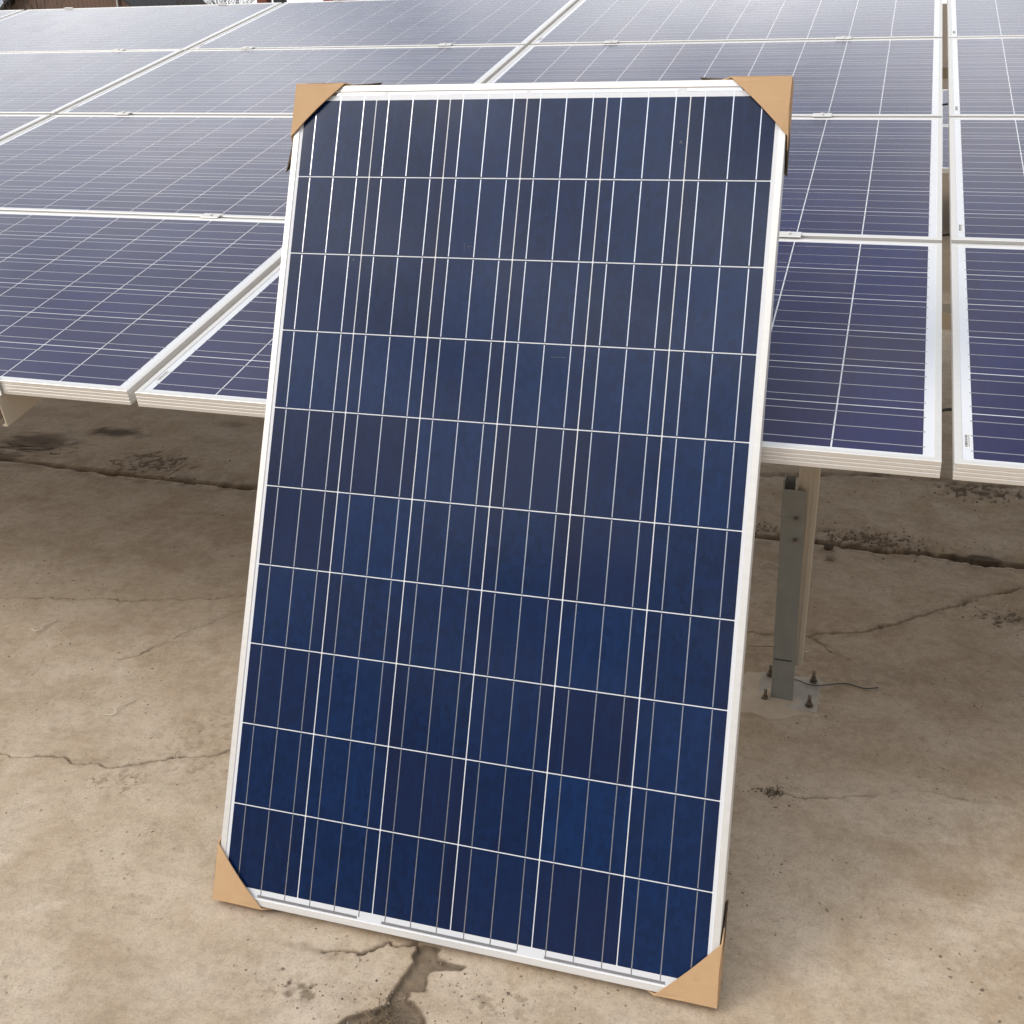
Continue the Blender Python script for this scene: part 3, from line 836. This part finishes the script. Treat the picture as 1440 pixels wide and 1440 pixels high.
def stone(name, x, y, r, label, seed, m=M_PEB):
    rr = random.Random(seed); b = MB(); nu, nv = 9, 6
    ph = [rr.uniform(.75, 1.2) for _ in range(nu*nv)]
    base = 0
    for j in range(nv+1):
        th = math.pi*j/nv
        for i in range(nu):
            k = ph[(j*nu+i) % (nu*nv)] if 0 < j < nv else 1
            b.v.append((x+r*k*math.sin(th)*math.cos(2*math.pi*i/nu), y+r*k*.8*math.sin(th)*math.sin(2*math.pi*i/nu), gz(x, y)+r*.45+r*.55*k*math.cos(th)))
    for j in range(nv):
        for i in range(nu):
            i2 = (i+1) % nu
            b.f.append((j*nu+i, (j+1)*nu+i, (j+1)*nu+i2, j*nu+i2)); b.m.append(0); b.sm.append(False)
    o = b.build(name, m, recalc=True)
    if label: tag(o, label, 'stone')
    return o
stone('stone', 1.4199, 1.5336, .017, 'small dark stone under the array just right of the grey post', 1, simple('dark_stone', (.12, .09, .065), .9, 0, .3, 40, .2))
stone('stone', 1.4311, 1.4607, .015, 'small pale stone under the array right of the grey post', 2, M_PEB)

# crumbs and grit: nobody could count them
rr = random.Random(21); b = MB()
def crumb(x, y, r, mi):
    z = gz(x, y); base = len(b.v)
    pts = [(rr.uniform(.6, 1.2), a) for a in (0, 1.3, 2.5, 3.8, 5.0)]
    for k, a in pts: b.v.append((x+r*k*math.cos(a), y+r*k*math.sin(a), z-.001))
    for k, a in pts: b.v.append((x+r*.6*k*math.cos(a+.2), y+r*.6*k*math.sin(a+.2), z+r*rr.uniform(.5, .9)))
    n = 5
    for i in range(n):
        b.f.append((base+i, base+(i+1) % n, base+n+(i+1) % n, base+n+i)); b.m.append(mi); b.sm.append(False)
    b.f.append(tuple(base+n+i for i in range(n))); b.m.append(mi); b.sm.append(False)
for (cx_, cy_, sx_, sy_, n, r0, r1, pd) in ((-1.85, 1.72, .12, .06, 90, .002, .006, .8), (-1.24, 1.68, .14, .09, 140, .002, .007, .8), (1.55, 1.64, .20, .06, 260, .002, .006, .8), (1.22, 1.63, .07, .05, 60, .002, .005, .8),
        (1.9, 2.14, .16, .09, 160, .002, .006, .8), (1.95, 1.2, .10, .06, 120, .002, .005, .8), (-.09, -.15, .07, .05, 110, .001, .003, .5), (.8, -.60, .07, .05, 260, .001, .0035, .6), (.62, -.59, .05, .02, 40, .001, .003, .7),
        (.98, -.52, .06, .04, 120, .001, .0028, .6), (1.6, -.15, .45, .25, 500, .0008, .0024, .4), (.2, -.35, .5, .2, 300, .0008, .002, .4), (-.4, .8, 1.0, .7, 260, .0012, .0035, .6), (1.5, .75, .35, .25, 160, .001, .003, .5), (1.38, .21, .03, .02, 50, .001, .004, .9)):
    for _ in range(int(n*.45)):
        crumb(rr.gauss(cx_, sx_), rr.gauss(cy_, sy_), r0+(r1-r0)*.75*rr.random()**2, 1 if rr.random() < pd else 0)
grit = b.build('grit', [M_PEB, simple('dark_grit', (.17, .128, .09), .95, 0, .4, 60)])
tag(grit, 'loose crumbs of soil and grit scattered over the cracked concrete', 'grit', kind='stuff')

# dry grass in the soil-filled break
b = MB()
for _ in range(46):
    x = rr.gauss(.785, .030); y = rr.gauss(-.640, .018)
    a = rr.uniform(0, 6.28); L = rr.uniform(.02, .055); h = rr.uniform(.006, .022); z = gz(x, y)-.010
    b.tube([(x, y, z), (x+L*.4*math.cos(a), y+L*.4*math.sin(a), z+h), (x+L*.8*math.cos(a+.2), y+L*.8*math.sin(a+.2), z+h*1.1), (x+L*math.cos(a+.5), y+L*math.sin(a+.5), z+h*.7)], [.0008, .0007, .0006, .0003], 4, 0 if rr.random() < .6 else 1)
for _ in range(8):
    x = rr.gauss(.80, .012); y = rr.gauss(-.575, .02); a = rr.uniform(4.2, 5.2); L = rr.uniform(.03, .05); z = gz(x, y)-.008
    b.tube([(x, y, z), (x+L*.5*math.cos(a), y+L*.5*math.sin(a), z+.01), (x+L*math.cos(a+.3), y+L*math.sin(a+.3), z+.006)], [.0008, .0007, .0003], 4, 1)
tag(b.build('dry_grass', [M_STRAW, M_STRAWD]), 'withered grass stems matted in the soil-filled break below the leaning panel', 'dry grass', kind='stuff')
b = MB()
for _ in range(30):
    x = rr.gauss(1.382, .012); y = rr.gauss(.215, .009); a = rr.uniform(0, 6.28); L = rr.uniform(.008, .022); z = gz(x, y)
    b.tube([(x, y, z-.001), (x+L*.5*math.cos(a), y+L*.5*math.sin(a), z+rr.uniform(.004, .01)), (x+L*math.cos(a), y+L*math.sin(a), z+.003)], [.0011, .0009, .0004], 4, 0)
tag(b.build('weed', M_STRAWD), 'small withered dark weed on the concrete right of the leaning panel lower edge', 'weed')

# ------------------------------------------------------------------ far background: brown house, white house, posts, bare trees
CX, CY = 1.53856, -2.04729
def at(dx, dist): return (CX+dx*(dist), CY+dist)
def siding(name, col, sc, dark=.5):
    m, nt, p = mat(name); co = objco(nt)
    w = nd(nt, 'ShaderNodeTexWave', Scale=sc, Distortion=.6, Detail=2); w.bands_direction = 'X'; nt.links.new(co, w.inputs['Vector'])
    f = noise(nt, mapped(nt, co, (3, 3, .6)), 2, 5)
    c = mixc(nt, f, tuple(x*.75 for x in col), tuple(x*1.2 for x in col))
    c = mixc(nt, ramp(nt, w.outputs['Fac'], [(.05, dark), (.2, 0)]), c, tuple(x*.5 for x in col))
    nt.links.new(c, p.inputs['Base Color']); p.inputs['Roughness'].default_value = .85
    return m
M_WOOD = siding('brown_board_wall', (.21, .135, .10), 1.1)
M_ROOF = simple('dark_roof', (.045, .045, .05), .8, 0, .3, 3)
M_REDROOF = siding('red_tiled_roof', (.23, .075, .05), 2.0)
M_WHITE = simple('white_render', (.80, .79, .76), .9, 0, .04, 2)
M_BRICK = siding('red_brick', (.25, .09, .06), 4.0)
M_PIPE = simple('pale_downpipe', (.5, .5, .5), .5, 0, .1, 5)
M_DGLASS = simple('dark_window_glass', (.02, .025, .03), .15, 0, .2, 2)
M_BARK = simple('grey_brown_bark', (.10, .080, .062), .95, 0, .4, 8)

D = 60.0
x0, y0 = at(-.808, D); x1, _ = at(-.712, D); x2, _ = at(-.687, D)
house = empty('house', (x1, y0, 0)); tag(house, 'brown boarded house with dark gabled roof beyond the far left panels', 'house')
wl_m = MB(); wl_m.box(x0-x1-1.5, .25, 0, 7, -.3, 2.75); wl_m.build('wall', M_WOOD, house)
# gable facing the camera with the roof slopes running back
b = MB()
ex = x2-x1; ez = 2.38; rx_ = -3.2; rz = ez+(ex-rx_)*.85
lx = 2*rx_-ex
th = .16
prof = [(ex, ez), (rx_, rz), (lx, ez), (lx, ez-th), (rx_, rz-th*1.3), (ex, ez-th)]
b.poly([(x, -.5, z) for x, z in prof]); b.poly([(x, 7.4, z) for x, z in prof][::-1])
for i in range(6):
    j = (i+1) % 6
    b.poly([(prof[i][0], -.5, prof[i][1]), (prof[i][0], 7.4, prof[i][1]), (prof[j][0], 7.4, prof[j][1]), (prof[j][0], -.5, prof[j][1])])
rf = b.build('roof', M_ROOF, house, True)
b = MB(); b.poly([(lx+.6, -.012, 2.2), (ex-.55, -.012, 2.2), (ex-.6, -.012, ez+.2), (rx_, -.012, rz-.35), (lx+.6, -.012, ez+.2)])
b.poly([(.27, -.02, 2.1), (ex-.12, -.02, 2.1), (ex-.12, -.02, ez-th+.02), (.27, -.02, ez+.5)])
b.build('gable_boarding', [M_WOOD], house)
b = MB(); b.tube([(.12, -.12, 0), (.12, -.12, 3.0)], .06, 8); b.build('downpipe', M_PIPE, house)
for k in range(3):
    f = MB(); xx = -5.6+k*1.7; f.box(xx, xx+.9, -.05, .0, 1.0, 2.1); w = f.build('window', M_PIPE, house)
    f = MB(); f.box(xx+.07, xx+.83, -.06, -.052, 1.07, 2.03); f.build('pane', M_DGLASS, w)

D = 75.0
x0, y0 = at(-.489, D); x1, _ = at(-.415, D)
h2 = empty('house', (x0, y0, 0)); tag(h2, 'white rendered house with red tiled roof, just showing above the rear panels', 'house')
Lw = x1-x0
b = MB(); b.box(0, Lw, 0, 6, -.3, 2.62); b.build('wall', M_WHITE, h2)
b = MB()
for (ya, yb, za, zb) in ((-.5, 3, 2.62, 5.0), (6.5, 3, 2.62, 5.0)):
    P = [(-.5, ya, za), (Lw+.5, ya, za), (Lw+.5, yb, zb), (-.5, yb, zb)]
    b.poly(P); b.poly([(x, y, z-.12) for x, y, z in P][::-1])
    b.poly([P[0], P[1], (P[1][0], P[1][1], za-.12), (P[0][0], P[0][1], za-.12)])
b.poly([(0, 0, 2.6), (0, 6, 2.6), (0, 3, 4.6)]); b.poly([(Lw, 0, 2.6), (Lw, 6, 2.6), (Lw, 3, 4.6)])
b.build('roof', M_REDROOF, h2)
for k in range(2):
    f = MB(); xx = 1.0+k*2.4; f.box(xx, xx+1, -.05, 0, .9, 2.1); w = f.build('window', M_PIPE, h2)
    f = MB(); f.box(xx+.07, xx+.93, -.06, -.052, .97, 2.03); f.build('pane', M_DGLASS, w)

for dx, wd, m_, nm, lb, ct in ((-.5564, .13, M_BRICK, 'gate_pillar', 'reddish brick gate pillar beyond the rear panel edge, left of the dark post', 'pillar'), (-.5406, .12, M_ROOF, 'wooden_post', 'dark wooden post beyond the rear edge beside the panel seam', 'post')):
    x, y = at(dx, 26.0)
    b = MB(); b.box(x-wd, x+wd, y-wd, y+wd, -.1, 2.5, bev=.01); b.box(x-wd-.04, x+wd+.04, y-wd-.04, y+wd+.04, 2.502, 2.58, bev=.015)
    tag(b.build(nm, m_), lb, ct)

def bare_tree(x, y, h, stems, seed, label, spread=.5, r0=.06):
    rr = random.Random(seed)
    root = empty('bare_tree', (x, y, 0)); tag(root, label, 'tree')
    tr = MB(); br = MB()
    def grow(p, d, L, r, lev, tgt):
        pts = [p]; q = p; dd = d.copy(); rad = [r]
        for k in range(5):
            dd = (dd + Vector((rr.gauss(0, .13), rr.gauss(0, .13), rr.gauss(.03, .08)))).normalized()
            q = q + dd*(L/5); pts.append(q); rad.append(r*(1-.12*(k+1)))
        tgt.tube(pts, rad, 5, 0, False)
        if lev <= 0: return
        for k in range(3 if lev > 1 else 4):
            i = rr.randint(2, 5)
            nd_ = (dd + Vector((rr.gauss(0, .55), rr.gauss(0, .55), rr.uniform(-.1, .45)))).normalized()
            grow(pts[i], nd_, L*rr.uniform(.5, .75), rad[i]*.62, lev-1, br)
    for s in range(stems):
        a = rr.uniform(0, 6.28); k = spread*rr.uniform(.3, 1)
        grow(Vector((rr.gauss(0, .12), rr.gauss(0, .12), -.1)), Vector((k*math.cos(a), k*math.sin(a), 1)).normalized(), h*.5*rr.uniform(.8, 1.1), r0*rr.uniform(.7, 1.1), 3, tr)
    tr.build('trunk', M_BARK, root); br.build('branches', M_BARK, root)
    return root
x, y = at(-.845, 32); bare_tree(x, y, 5.5, 5, 5, 'bare many-stemmed tree in the upper left corner beside the brown house', .5, .055)
x, y = at(-.822, 34); bare_tree(x, y, 5.0, 4, 8, 'slim bare tree between the corner tree and the brown house wall', .4, .045)
x, y = at(-.6127, 40); bare_tree(x, y, 4.4, 22, 12, 'wide bare bush showing as twigs above the rear panels, right of the brown house', .9, .06)
